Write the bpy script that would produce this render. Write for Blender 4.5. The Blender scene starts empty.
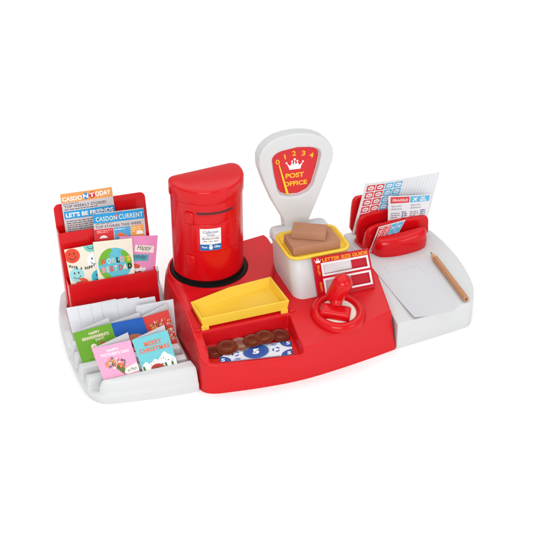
import bpy, bmesh, math, random
from mathutils import Vector, Matrix, noise
from mathutils.geometry import tessellate_polygon
random.seed(7)
CM = 0.01
scene = bpy.context.scene
COL = scene.collection
rad = math.radians

# ------------------------------------------------------------------ materials
def nmat(name, rgb, rough=0.4, bump=0.0, bscale=400.0, var=0.0, vscale=60.0, spec=0.5, metal=0.0, coat=0.0, sss=0.0, stretch=None):
    m = bpy.data.materials.new(name); m.use_nodes = True
    nt = m.node_tree; b = nt.nodes['Principled BSDF']
    b.inputs['Base Color'].default_value = (*rgb, 1)
    b.inputs['Roughness'].default_value = rough
    b.inputs['Specular IOR Level'].default_value = spec
    b.inputs['Metallic'].default_value = metal
    b.inputs['Coat Weight'].default_value = coat
    if sss: 
        b.inputs['Subsurface Weight'].default_value = sss
        b.inputs['Subsurface Scale'].default_value = 0.004
        b.inputs['Subsurface Radius'].default_value = (1.0, 0.6, 0.5)
    tc = nt.nodes.new('ShaderNodeTexCoord'); src = tc.outputs['Object']
    if stretch:
        mp = nt.nodes.new('ShaderNodeMapping'); mp.inputs['Scale'].default_value = stretch
        nt.links.new(src, mp.inputs['Vector']); src = mp.outputs['Vector']
    if bump:
        n = nt.nodes.new('ShaderNodeTexNoise'); n.inputs['Scale'].default_value = bscale; n.inputs['Detail'].default_value = 4
        nt.links.new(src, n.inputs['Vector'])
        bp = nt.nodes.new('ShaderNodeBump'); bp.inputs['Strength'].default_value = bump; bp.inputs['Distance'].default_value = 0.0004
        nt.links.new(n.outputs['Fac'], bp.inputs['Height']); nt.links.new(bp.outputs['Normal'], b.inputs['Normal'])
    n2 = nt.nodes.new('ShaderNodeTexNoise'); n2.inputs['Scale'].default_value = vscale; n2.inputs['Detail'].default_value = 6
    nt.links.new(src, n2.inputs['Vector'])
    mr = nt.nodes.new('ShaderNodeMapRange'); mr.inputs['To Min'].default_value = max(rough-0.03, 0.03); mr.inputs['To Max'].default_value = rough+0.04
    nt.links.new(n2.outputs['Fac'], mr.inputs['Value']); nt.links.new(mr.outputs['Result'], b.inputs['Roughness'])
    if var:
        mx = nt.nodes.new('ShaderNodeMix'); mx.data_type = 'RGBA'
        mx.inputs['A'].default_value = (*[c*(1-var) for c in rgb], 1); mx.inputs['B'].default_value = (*[min(1, c*(1+var)) for c in rgb], 1)
        nt.links.new(n2.outputs['Fac'], mx.inputs['Factor']); nt.links.new(mx.outputs['Result'], b.inputs['Base Color'])
    return m
def srgb(r, g, b):
    f = lambda c: (c/255/12.92) if c <= 10 else ((c/255+0.055)/1.055)**2.4
    return (f(r), f(g), f(b))
RED   = nmat('red_plastic', (0.60, 0.0045, 0.009), 0.33, bump=0.05, bscale=900, var=0.012, vscale=15, spec=0.32)
RED2  = nmat('glossy_red_plastic', (0.61, 0.0035, 0.007), 0.2, bump=0.02, bscale=500, var=0.012, vscale=15, spec=0.3)
WHITE = nmat('white_plastic', (0.60, 0.605, 0.61), 0.38, bump=0.05, bscale=900, var=0.012, spec=0.4)
YEL   = nmat('yellow_plastic', (0.83, 0.545, 0.045), 0.34, bump=0.04, bscale=700, var=0.03, spec=.35)
BLACK = nmat('black_plastic', (0.006, 0.005, 0.005), 0.5, bump=0.1, spec=0.15)
DARKR = nmat('dark_slot', (0.10, 0.004, 0.006), 0.6)
KRAFT = nmat('kraft_card', (0.42, 0.205, 0.12), 0.75, bump=0.35, bscale=700, var=0.16, vscale=90, spec=0.2)
PAPER = nmat('white_paper', (0.575, 0.585, 0.61), 0.75, bump=0.12, bscale=500, var=0.012, spec=0.2)
ENVP  = nmat('envelope_paper', (0.71, 0.725, 0.76), 0.75, bump=0.15, bscale=500, var=0.015, spec=0.2)
COPPER= nmat('copper_coin', (0.165, 0.040, 0.022), 0.30, bump=0.5, bscale=350, var=0.4, vscale=160, metal=0.6)
SILVER= nmat('worn_coin', (0.30, 0.19, 0.165), 0.30, bump=0.5, bscale=350, var=0.3, vscale=160, metal=0.6)
WOOD  = nmat('pencil_wood', (0.44, 0.21, 0.095), 0.5, bump=0.2, bscale=300, var=0.18, vscale=150, stretch=(6, .5, 6))
WOODL = nmat('cut_wood', (0.62, 0.38, 0.2), 0.7, var=0.1)
LEAD  = nmat('graphite', (0.03, 0.03, 0.035), 0.4)
GROUND= nmat('white_sweep', (0.96, 0.96, 0.96), 0.9, spec=0.1)
PADW  = nmat('cream_pad', (0.80, 0.76, 0.66), 0.7, bump=0.2)
_ink = {}
def ink(r, g, b, gloss=0.55):
    k = (r, g, b)
    if k not in _ink: _ink[k] = nmat('print_%d_%d_%d' % k, tuple(.92*c for c in srgb(r, g, b)), gloss, var=0.03, vscale=200, spec=0.3)
    return _ink[k]

# ------------------------------------------------------------------ mesh builder (cm, world coordinates)
class MB:
    def __init__(s): s.v = []; s.f = []; s.m = []; s.sm = []; s.mats = []
    def mi(s, mat):
        if mat not in s.mats: s.mats.append(mat)
        return s.mats.index(mat)
    def add(s, verts, faces, mat, smooth=False):
        o = len(s.v); s.v += [Vector(p) for p in verts]; k = s.mi(mat)
        for f in faces: s.f.append([i+o for i in f]); s.m.append(k); s.sm.append(smooth)
    def prism(s, bot, top, mat, smooth=False):
        n = len(bot)
        s.add(list(bot)+list(top), [list(range(n))[::-1], list(range(n, 2*n))]+[[i, (i+1) % n, n+(i+1) % n, n+i] for i in range(n)], mat, smooth)
    def loft(s, rings, mat, cap0=True, cap1=True, smooth=True, closed=True):
        n = len(rings[0]); V = [p for r in rings for p in r]; F = []
        for j in range(len(rings)-1):
            for i in range(n if closed else n-1):
                F.append([j*n+i, j*n+(i+1) % n, (j+1)*n+(i+1) % n, (j+1)*n+i])
        s.add(V, F, mat, smooth)
        o = len(s.v)-len(V); k = s.mi(mat)
        if cap0: s.f.append([o+i for i in range(n)][::-1]); s.m.append(k); s.sm.append(False)
        if cap1: s.f.append([o+(len(rings)-1)*n+i for i in range(n)]); s.m.append(k); s.sm.append(False)
    def build(s, name, parent=None, loc=None, recalc=True, sharp=35, bevel=0, seg=3):
        base = Vector(loc) if loc is not None else (parent['_loc'] if parent else Vector((0, 0, 0)))
        base = Vector(base)
        me = bpy.data.meshes.new(name)
        me.from_pydata([((p-base)*CM)[:] for p in s.v], [], s.f)
        for m in s.mats: me.materials.append(m)
        me.polygons.foreach_set('material_index', s.m); me.polygons.foreach_set('use_smooth', s.sm)
        if recalc:
            bm = bmesh.new(); bm.from_mesh(me); bmesh.ops.recalc_face_normals(bm, faces=bm.faces); bm.to_mesh(me); bm.free()
        ob = bpy.data.objects.new(name, me); COL.objects.link(ob)
        if bevel:
            bake(ob, [('BEVEL', dict(width=bevel*CM, segments=seg, limit_method='ANGLE', angle_limit=rad(30), harden_normals=False))])
            for p in ob.data.polygons: p.use_smooth = True
            bake(ob, [('WEIGHTED_NORMAL', dict(weight=100, keep_sharp=False))])
        elif any(s.sm): ob.data.set_sharp_from_angle(angle=rad(sharp))
        if parent: ob.parent = parent
        if loc is not None or not parent: ob.location = base*CM
        LOCS[ob.name] = base
        ob['_loc'] = base[:]
        return ob
LOCS = {}
def bake(ob, mods):
    for t, kw in mods:
        m = ob.modifiers.new(t, t)
        for k, v in kw.items(): setattr(m, k, v)
    dg = bpy.context.evaluated_depsgraph_get()
    me = bpy.data.meshes.new_from_object(ob.evaluated_get(dg), depsgraph=dg)
    old = ob.data; ob.modifiers.clear(); ob.data = me; bpy.data.meshes.remove(old)
def cutter(mb):
    ob = mb.build('cutter'); ob.hide_render = True; return ob
def moulded(mb, name, parent, mat, voxel=0.08, smooth=8, cuts=(), loc=None):
    """union of closed pieces, minus cutters, with rounded injection-moulded edges"""
    ob = mb.build(name, parent, loc)
    mods = [('REMESH', dict(mode='VOXEL', voxel_size=voxel*CM))]
    cs = [cutter(c) for c in cuts]
    bpy.context.view_layer.update()
    base = Vector(ob['_loc'])*CM
    for c in cs:
        # cutters live in world coordinates; put them in the object's frame
        mods.append(('BOOLEAN', dict(operation='DIFFERENCE', object=c, solver='EXACT')))
    if cs: mods.append(('REMESH', dict(mode='VOXEL', voxel_size=voxel*CM)))
    mods.append(('SMOOTH', dict(factor=0.5, iterations=smooth)))
    bake(ob, mods)
    for c in cs: bpy.data.objects.remove(c)
    ob.data.materials.clear(); ob.data.materials.append(mat)
    for p in ob.data.polygons: p.use_smooth = True; p.material_index = 0
    return ob
def empty(name, loc):
    o = bpy.data.objects.new(name, None); COL.objects.link(o); o.location = Vector(loc)*CM; o.empty_display_size = 0.01
    o['_loc'] = Vector(loc)[:]; return o
def tag(o, label, cat, group=None):
    o['label'] = label; o['category'] = cat
    if group: o['group'] = group
    return o

def lerp(a, b, t): return a+(b-a)*t
def box8(c, U, V, W, su, sv, sw):
    c = Vector(c); r = []
    for k in (0, 1):
        for a, b in ((-1, -1), (1, -1), (1, 1), (-1, 1)): r.append(c+U*(a*su/2)+V*(b*sv/2)+W*((k-0.5)*sw))
    return r[:4], r[4:]
def rrect(x0, x1, y0, y1, r, z, n=6):
    P = []
    for cx, cy, a0 in ((x1-r, y0+r, -90), (x1-r, y1-r, 0), (x0+r, y1-r, 90), (x0+r, y0+r, 180)):
        for i in range(n+1):
            a = rad(a0+90*i/n); P.append(Vector((cx+r*math.cos(a), cy+r*math.sin(a), z)))
    return P
def smooth_poly(pts, it=2, closed=True):
    for _ in range(it):
        q = []; n = len(pts)
        for i in range(n):
            a, b = Vector(pts[i]), Vector(pts[(i+1) % n]); q += [a.lerp(b, .25), a.lerp(b, .75)]
        pts = q
    return pts

# ------------------------------------------------------------------ text
_glyph = {}
def glyphs(body, bold=0.0, shear=0.0, space=1.0):
    k = (body, bold, shear, space)
    if k in _glyph: return _glyph[k]
    cu = bpy.data.curves.new('t', 'FONT'); cu.body = body; cu.offset = bold; cu.shear = shear; cu.space_character = space
    cu.resolution_u = 3; cu.fill_mode = 'BOTH' if hasattr(cu, 'fill_mode') else 'FRONT'
    ob = bpy.data.objects.new('t', cu); COL.objects.link(ob)
    dg = bpy.context.evaluated_depsgraph_get()
    me = bpy.data.meshes.new_from_object(ob.evaluated_get(dg), depsgraph=dg)
    vs = [(v.co.x, v.co.y) for v in me.vertices]; fs = [list(p.vertices) for p in me.polygons]
    bpy.data.objects.remove(ob); bpy.data.curves.remove(cu); bpy.data.meshes.remove(me)
    _glyph[k] = (vs, fs); return vs, fs

# ------------------------------------------------------------------ printed sheets
class Frame:
    def __init__(s, q, yaw=0, lean=0):
        y, l = rad(yaw), rad(lean)
        s.q = Vector(q); s.U = Vector((math.cos(y), math.sin(y), 0)); B = Vector((-math.sin(y), math.cos(y), 0))
        s.H = B*math.sin(l)+Vector((0, 0, 1))*math.cos(l); s.N = s.U.cross(s.H)
    def p(s, u, h, n=0): return s.q+s.U*u+s.H*h+s.N*n
class Sheet:
    """quad of card given by four corners (BL BR TR TL) with artwork laid on it in s,t = 0..1"""
    LAY = 0.007
    def __init__(s, BL, BR, TR, TL, mat, th=0.035, bend=0.0, s0=0, t0=0, grid=8, mb=None, curl=0.0):
        s.c = [Vector(p) for p in (BL, BR, TR, TL)]; s.bend = bend; s.curl = curl
        s.W = ((s.c[1]-s.c[0]).length+(s.c[2]-s.c[3]).length)/2; s.Hh = ((s.c[3]-s.c[0]).length+(s.c[2]-s.c[1]).length)/2
        s.N = (s.c[1]-s.c[0]).cross(s.c[3]-s.c[0]).normalized()
        s.mb = mb or MB(); g = grid
        V = []; F = []
        for k in (0, -th):
            for j in range(g+1):
                for i in range(g+1): V.append(s.pos(i/g, lerp(t0, 1, j/g), k))
        M = (g+1)**2; ix = lambda i, j, k: k*M+j*(g+1)+i
        for j in range(g):
            for i in range(g):
                F.append([ix(i, j, 0), ix(i+1, j, 0), ix(i+1, j+1, 0), ix(i, j+1, 0)]); F.append([ix(i, j, 1), ix(i, j+1, 1), ix(i+1, j+1, 1), ix(i+1, j, 1)])
            for a in (0, g):
                F.append([ix(a, j, 0), ix(a, j+1, 0), ix(a, j+1, 1), ix(a, j, 1)]); F.append([ix(j, a, 0), ix(j, a, 1), ix(j+1, a, 1), ix(j+1, a, 0)])
        s.mb.add(V, F, mat)
        b = bmesh.new()
    def pos(s, a, b, n=0):
        p = s.c[0]*(1-a)*(1-b)+s.c[1]*a*(1-b)+s.c[2]*a*b+s.c[3]*(1-a)*b
        return p+s.N*(n+s.bend*4*a*(1-a)+s.curl*(max(0, 1-a*1.6)**2*max(0, 1-b*1.3)**2+.4*max(0, a*1.8-.8)**2*max(0, b*1.6-.6)**2))
    def poly(s, pts, mat, lay=1):
        P = [s.pos(a, b, lay*s.LAY) for a, b in pts]
        tri = tessellate_polygon([[Vector((a*s.W, b*s.Hh, 0)) for a, b in pts]])
        s.mb.add(P, [list(t) for t in tri], mat)
    def rect(s, s0, t0, s1, t1, mat, lay=1, n=6):
        V = []; F = []
        for j in range(n+1):
            for i in range(n+1): V.append(s.pos(lerp(s0, s1, i/n), lerp(t0, t1, j/n), lay*s.LAY))
        for j in range(n):
            for i in range(n): a = j*(n+1)+i; F.append([a, a+1, a+n+2, a+n+1])
        s.mb.add(V, F, mat)
    def disc(s, cs, ct, r, mat, lay=1, n=28, ry=None, clip=True):
        """r in fraction of the width; clipped to the sheet"""
        ry = r if ry is None else ry
        C = lambda x: min(1, max(0, x)) if clip else x
        P = [(cs, ct)]+[(C(cs+r*math.cos(2*math.pi*i/n)), C(ct+ry*s.W/s.Hh*math.sin(2*math.pi*i/n))) for i in range(n)]
        s.mb.add([s.pos(C(a), C(b), lay*s.LAY) for a, b in P], [[0, 1+i, 1+(i+1) % n] for i in range(n)], mat)
    def line(s, pts, w, mat, lay=1):
        """stroke, w in fraction of the width"""
        k = s.W/s.Hh
        for (a0, b0), (a1, b1) in zip(pts[:-1], pts[1:]):
            dx, dy = (a1-a0)*s.W, (b1-b0)*s.Hh; L = math.hypot(dx, dy) or 1; nx, ny = -dy/L*w/2, dx/L*w/2
            s.mb.add([s.pos(a0+nx, b0+ny*k, lay*s.LAY), s.pos(a0-nx, b0-ny*k, lay*s.LAY), s.pos(a1-nx, b1-ny*k, lay*s.LAY), s.pos(a1+nx, b1+ny*k, lay*s.LAY)], [[0, 1, 2, 3]], mat)
    def text(s, body, s0, t0, s1, t1, mat, lay=2, bold=0.0, shear=0.0, rot=0, space=1.0):
        vs, fs = glyphs(body, bold, shear, space)
        if not vs: return
        x0 = min(v[0] for v in vs); x1 = max(v[0] for v in vs); y0 = min(v[1] for v in vs); y1 = max(v[1] for v in vs)
        P = []
        cs, ct = (s0+s1)/2, (t0+t1)/2; w, h = (s1-s0)*s.W, (t1-t0)*s.Hh; cr, sr = math.cos(rad(rot)), math.sin(rad(rot))
        for x, y in vs:
            a = ((x-x0)/(x1-x0)-.5)*w; b = ((y-y0)/(y1-y0)-.5)*h
            P.append(s.pos(cs+(a*cr-b*sr)/s.W, ct+(a*sr+b*cr)/s.Hh, lay*s.LAY))
        s.mb.add(P, fs, mat)
    def lines(s, s0, t0, s1, t1, rows, mat, lay=1, fill=.5):
        """rows of tiny illegible print: word-length dashes"""
        dt = (t1-t0)/rows
        for r in range(rows):
            x = s0; t = t1-dt*(r+.5)
            end = s1 if r < rows-1 else lerp(s0, s1, .7)
            while x < end-.01:
                L = min(random.uniform(.03, .10)*1.0, end-x)
                s.rect(x, t-dt*fill*.5, x+L, t+dt*fill*.3, mat, lay, n=1); x += L+random.uniform(.012, .02)
    def build(s, name, parent=None, loc=None): return s.mb.build(name, parent, loc, recalc=False)
    def base(s): return (s.c[0]+s.c[1])/2
def on_frame(fr, quad, mat, ext=0.0, **kw):
    P = [fr.p(u, h) for u, h in quad]
    sh = Sheet(*P, mat, t0=-ext, **kw); return sh
def crown(sh, cs, ct, w, mat, lay=2, hs=1.0):
    k = sh.W/sh.Hh*hs
    pts = [(-.42, -.32), (.42, -.32), (.46, -.12), (.62, .28), (.34, .02), (.2, .36), (.08, .06), (0, .5), (-.08, .06), (-.2, .36), (-.34, .02), (-.62, .28), (-.46, -.12)]
    sh.poly([(cs+x*w, ct+y*w*k) for x, y in pts], mat, lay)
    for x, y, r in ((-.62, .32, .07), (.62, .32, .07), (-.2, .42, .07), (.2, .42, .07), (0, .58, .09)): sh.disc(cs+x*w, ct+y*w*k, r*w, mat, lay, n=12)

# ------------------------------------------------------------------ ground
g = MB(); g.add([(-900, -600, 0), (900, -600, 0), (900, 1500, 0), (-900, 1500, 0)], [[0, 1, 2, 3]], GROUND)
go = g.build('ground'); go['kind'] = 'structure'

TOPZ = lambda y: 3.75+.145*(y+14.6)

# ------------------------------------------------------------------ red counter (centre base)
ctr = empty('red_counter', (0, -4, 0))
tag(ctr, 'glossy red plastic counter base in the middle with sloping front and money hollow', 'counter base')
mb = MB()
Pb = [(-10.4, -12.6), (-10.1, -13.4), (-9.2, -13.98), (-7.5, -14.3), (-4, -14.72), (0, -14.86), (5, -14.35), (10.2, -13.5), (10.55, -13.2), (10.75, -11.5), (11.5, -7.2), (11.65, -6.6)]
Pt = [(-10.1, -12.4), (-9.85, -13.15), (-9.0, -13.65), (-7.5, -13.95), (-4, -14.45), (0, -14.62), (5, -13.65), (10.0, -12.25), (10.3, -12.0), (10.55, -11), (11.2, -7.2), (11.35, -6.6)]
W0 = [(-9.95, -6.6)]
def cat(P, k=6):
    out = []
    for i in range(len(P)-1):
        p0, p1, p2, p3 = (Vector((*P[max(0, min(len(P)-1, j))], 0)) for j in (i-1, i, i+1, i+2))
        for q in range(k):
            t = q/k; v = .5*((2*p1)+(p2-p0)*t+(2*p0-5*p1+4*p2-p3)*t*t+(3*p1-p0-3*p2+p3)*t**3); out.append((v.x, v.y))
    return out+[P[-1]]
mb.prism([(x, y, -.2) for x, y in cat(Pb)+W0], [(x, y, TOPZ(y)) for x, y in cat(Pt)+[(-9.75, -6.6)]], RED)
mb.prism([(-9.95, -6.75, -.2), (11.65, -6.75, -.2), (11.75, -2.6, -.2), (8, 1.6, -.2), (2, 3.3, -.2), (-9.3, 2.0, -.2), (-10, 0, -.2)], [(-9.75, -6.75, 4.88), (11.35, -6.75, 4.88), (11.3, -2.8, 4.92), (7.9, 1.4, 4.92), (2, 3.3, 4.9), (-9.2, 2, 4.9), (-9.8, 0, 4.9)], RED)
# raised plateau under the postbox, running down to the money hollow
pl_b = [(-9.9, -9.0), (0.6, -9.0), (0.85, -3.9), (2.0, -1.5), (2.95, 1.1), (3.05, 3.4), (2.75, 4.25), (-8.3, 3.05), (-9.3, 2.4), (-9.85, 1.0), (-9.95, -3.8)]
pl_t = [(-9.7, -9.0, 4.62), (0.3, -9.0, 4.62), (.6, -3.8, 5.4), (1.7, -1.5, 5.4), (2.6, 1.1, 5.4), (2.7, 3.4, 5.4), (2.5, 4.2, 5.4), (-8.4, 2.9, 5.4), (-9.2, 2.2, 5.4), (-9.6, .8, 5.4), (-9.7, -3.8, 5.4)]
SH = {7: 1, 8: 1, 9: 1, 10: 1, 0: .7}
lv = []
for z, dx in ((.5, -.25), (3.6, -.12), (4.5, .0), (4.95, .12), (5.2, .32), (5.33, .55), (5.4, .85)):
    R_ = []
    for i, ((xb, yb), (xt, yt, zt)) in enumerate(zip(pl_b, pl_t)):
        t = max(0, (z-.5)/4.9); x, y = lerp(xb, xt, t), lerp(yb, yt, t)
        if i in SH: x += (dx+.0)*SH[i]; y -= (max(0, dx)*.6 if i in (7, 8) else 0)
        R_.append(Vector((x, y, min(z, zt-(5.4-z)*.5 if zt < 5 else z))))
    lv.append(R_)
mb.loft(lv, RED)
# rounded rim round the turntable
mb.loft([[Vector((-5.1+r*math.cos(2*math.pi*i/64), .1+r*math.sin(2*math.pi*i/64), z)) for i in range(64)] for r, z in ((4.4, 5.2), (4.34, 5.42), (4.24, 5.46), (4.16, 5.46))], RED, smooth=True)
cut = MB()      # money hollow: flat floor, upright back wall, low front lip
FZ = 2.6
cut.prism([(-8.95, -9.75, FZ), (-9.2, -13.1, FZ), (-4.5, -14.0, FZ), (-.35, -14.3, FZ), (.1, -9.75, FZ)],
          [(-9.0, -9.45, 8), (-9.4, -13.15, 8), (-4.6, -14.0, 8), (-.05, -14.35, 8), (.4, -9.45, 8)], RED)
lip = MB(); lip.prism([(-9.3, -12.6, 3.3), (-9.3, -16, 3.25), (-.2, -16, 2.95), (-.2, -12.6, 2.95)], [(-9.3, -12.6, 8), (-9.3, -16, 8), (.0, -16, 8), (.0, -12.6, 8)], RED)
lip2 = MB(); yz = [(-10.6, 4.35), (-13.0, 3.32), (-16, 3.2), (-16, 8), (-10.6, 8)]
lip2.prism([(-9.25, y, z) for y, z in yz], [(-11.5, y, z) for y, z in yz], RED)
bay = MB()      # shallow bay the drawer sits in
bay.prism([(-8.95, -9.0, 4.66), (.3, -9.0, 4.66), (.08, -4.6, 4.66), (-4.55, -5.0, 4.66), (-9.0, -6.25, 4.66)], [(-8.95, -9.0, 8), (.3, -9.0, 8), (.08, -4.6, 8), (-4.55, -5.0, 8), (-9.0, -6.25, 8)], RED)
cut2 = MB(); cut2.loft([[Vector((-5.1+r*math.cos(2*math.pi*i/64), .1+r*math.sin(2*math.pi*i/64), z)) for i in range(64)] for r, z in ((4.05, 5.0), (4.1, 7))], RED)
moulded(mb, 'counter_body', ctr, RED, voxel=0.085, smooth=18, cuts=[cut, lip, lip2, bay, cut2])
rg = MB(); rings = [[Vector((-5.1+r*math.cos(2*math.pi*i/72), .1+r*math.sin(2*math.pi*i/72), z)) for i in range(72)] for r, z in ((4.03, 5.0), (4.03, 5.38), (3.98, 5.42), (3.74, 5.43), (3.7, 5.46), (3.68, 6.02), (3.3, 6.03))]
rg.loft(rings, BLACK); rg.build('turntable', ctr)
for x, y in ((-9.35, -9.35), (.62, -9.35)):     # hinge studs of the drawer
    h = MB(); h.loft([[Vector((x+dx, y+.2*math.cos(a)*k, 4.52+.2*math.sin(a)*k)) for a in [2*math.pi*i/16 for i in range(16)]] for dx, k in ((-.34, .6), (-.28, 1), (.28, 1), (.34, .6))], RED)
    h.build('hinge_stud', ctr)

# ------------------------------------------------------------------ white card tray (left)
trl = empty('card_tray', (-15.5, -3, 0)); tag(trl, 'white plastic side tray with slotted ridges holding greeting cards and envelopes', 'card tray')
mb = MB()
fp = [(-10.45, -13.05), (-13.5, -12.85), (-16.5, -12.45), (-18.8, -12.05), (-19.9, -11.6), (-20.6, -10.6), (-21.0, -9.0), (-21.15, -6.0), (-21.05, -2), (-20.7, 2.0), (-20.0, 4.6), (-18.6, 6.3), (-16.5, 7.0), (-9.0, 6.4), (-9.3, 2.5), (-10.0, 0), (-10.25, -6)]
ft = [(x+(.0 if x > -10.6 else -.35*min(1, (-x-10.6)/9)), y) for x, y in fp]
FP = cat(fp[:14]); FT = cat(ft[:14])
mb.prism([(x, y, -.2) for x, y in FP+fp[14:]], [(x, y, 1.0) for x, y in FT+ft[14:]], WHITE)
# outer skirt wall along the left and back
inner = [(-16.5, 6.3), (-18.2, 5.6), (-19.4, 4.2), (-20.15, 1.8), (-20.5, -2), (-20.6, -4.2)]
outer = [(-16.5, 7.0), (-18.75, 6.3), (-20.2, 4.6), (-20.95, 2.0), (-21.3, -2), (-21.42, -4.2)]
for i in range(len(inner)-1):
    q = [outer[i], outer[i+1], inner[i+1], inner[i]]
    zt = [2.4, 2.4, 2.4, 2.4] if i < 4 else [2.4, 1.9, 1.9, 2.4]
    mb.prism([(x, y, .2) for x, y in q], [(x, y, z) for (x, y), z in zip(q, zt)], WHITE)
mb.prism([(-16.5, 7, .2), (-16.5, 6.3, .2), (-9.2, 5.4, .2), (-9.0, 6.4, .2)], [(-16.5, 7, 2.6), (-16.5, 6.3, 2.6), (-9.2, 5.2, 2.6), (-9.0, 6.3, 2.6)], WHITE)
# platform below the rack
mb.prism([(-20.0, -1.7, .3), (-10.0, -1.5, .3), (-9.5, 5.6, .3), (-17, 6.4, .3), (-19.6, 4, .3)], [(-20.0, -1.4, 2.0), (-10.0, -1.3, 2.0), (-9.5, 5.5, 2.0), (-17, 6.3, 2.0), (-19.5, 4, 2.0)], WHITE)
def ridge(ya, yb, zt, xl, xr, fl=0.25):
    mb.prism([(xl-.1, ya-.12, .5), (xr, ya-.1, .5), (xr, yb+.1, .5), (xl-.2, yb+.12, .5)], [(xl+fl*.6, ya+.12, zt), (xr-.05, ya+.12, zt), (xr-.05, yb-.05, zt), (xl+fl*.3, yb-.05, zt)], WHITE)
ridge(-10.35, -9.35, 2.15, -20.85, -10.75)
ridge(-8.5, -7.45, 2.2, -21.1, -10.8)
ridge(-6.5, -5.45, 2.25, -21.1, -10.7)
ridge(-4.5, -3.6, 2.25, -21.05, -10.5)
# front bar
fb = [(-10.4, -13.05), (-13.5, -12.85), (-16.5, -12.45), (-18.8, -12.05), (-19.75, -11.65), (-20.2, -11.1), (-10.6, -10.95)]
fbt = [(-10.45, -12.15), (-13.5, -12.0), (-16.5, -11.75), (-18.6, -11.5), (-19.3, -11.3), (-19.6, -11.1), (-10.65, -10.98)]
fbm = [(-10.4, -12.8), (-13.5, -12.6), (-16.5, -12.25), (-18.8, -11.9), (-19.6, -11.55), (-20.05, -11.12), (-10.6, -10.95)]
lv = []
for z, t in ((-.2, -.12), (.3, 0), (1.0, .18), (1.6, .38), (2.05, .62), (2.3, .82), (2.42, 1.05)):
    lv.append([Vector((lerp(a[0], b[0], t), lerp(a[1], b[1], t), z)) for a, b in zip(cat(fb[:6])+fb[6:], cat(fbt[:6])+fbt[6:])])
mb.loft(lv, WHITE)
moulded(mb, 'tray_body', trl, WHITE, voxel=0.085, smooth=7)

# ------------------------------------------------------------------ white writing desk (right)
trr = empty('writing_desk', (16, -4, 0)); tag(trr, 'white plastic writing desk with curved outer edge on the right, carrying notepaper and pencil', 'desk tray')
mb = MB()
rp = [(10.62, -13.4), (15, -12.92), (19.2, -12.4), (19.75, -12.0), (20.55, -10.8), (21.3, -9.0), (21.9, -6.2), (22.2, -3.1), (22.1, .3), (21.7, 2.8), (20.8, 4.6), (19, 5.5), (12.3, 4.8), (11.9, -4.6), (10.8, -11.5)]
RP = cat(rp[:3], 3)[:-1]+cat(rp[2:13], 5)+rp[13:]
mb.prism([(x, y, -.2) for x, y in RP], [(x+.0, y+.08 if y < -12 else y, 3.0) for x, y in RP], WHITE)
moulded(mb, 'desk_body', trr, WHITE, voxel=0.09, smooth=5)

# ------------------------------------------------------------------ postbox
pb = empty('postbox', (-5.1, .1, 6.02)); tag(pb, 'tall red toy postbox with flat back and domed front standing on a black turntable', 'postbox')
PY = rad(5.6); PU = Vector((math.cos(PY), math.sin(PY), 0)); PV = Vector((-math.sin(PY), math.cos(PY), 0)); PC = Vector((-5.22, .1, 0))
def cyl(phi, z, R=3.75): a = rad(phi); return PC+PU*(R*math.sin(a))-PV*(R*math.cos(a))+Vector((0, 0, z))
def dring(R, back, z, rc=.7, n=48, ins=0.0):
    """D-shaped outline: arc in front, straight back, rounded corners"""
    R -= ins; back -= ins
    am = 90+math.degrees(math.asin(back/R)); P = []
    a1 = am-math.degrees(rc/R)*1.1
    for i in range(n+1): a = rad(-a1+2*a1*i/n); P.append((R*math.sin(a), -R*math.cos(a)))
    xe, ye = P[-1]; xb = R*math.cos(math.asin(back/R))-rc
    for i in range(1, 6): t = i/6; P.append(tuple((1-t)**2*Vector((xe, ye))+2*t*(1-t)*Vector((xb+rc*.95, back))+t*t*Vector((xb, back))))
    for i in range(0, 7): t = i/6; P.append((lerp(xb, -xb, t), back))
    for i in range(1, 6): t = 1-i/6; P.append((-((1-t)**2*xe+2*t*(1-t)*(xb+rc*.95)+t*t*xb), (1-t)**2*ye+2*t*(1-t)*back+t*t*back))
    return [PC+PU*x+PV*y+Vector((0, 0, z)) for x, y in P]
b = MB(); b.loft([dring(3.75, 1.0, 5.98, ins=.1), dring(3.75, 1.0, 6.0, ins=.03), dring(3.75, 1.0, 6.08), dring(3.75, 1.0, 15.3, ins=.0)], RED2); b.build('body', pb, sharp=40)
b = MB(); b.loft([dring(3.88, 1.08, 14.95, ins=.12), dring(3.88, 1.08, 15.0, ins=.03), dring(3.88, 1.08, 15.1), dring(3.88, 1.08, 16.32), dring(3.88, 1.08, 16.45, ins=.04), dring(3.88, 1.08, 16.54, ins=.13), dring(3.88, 1.08, 16.6, ins=.3), dring(3.88, 1.08, 16.63, ins=.6), dring(3.88, 1.08, 16.68, ins=1.0 if False else .9)], RED2); b.build('lid', pb, sharp=40)
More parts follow.
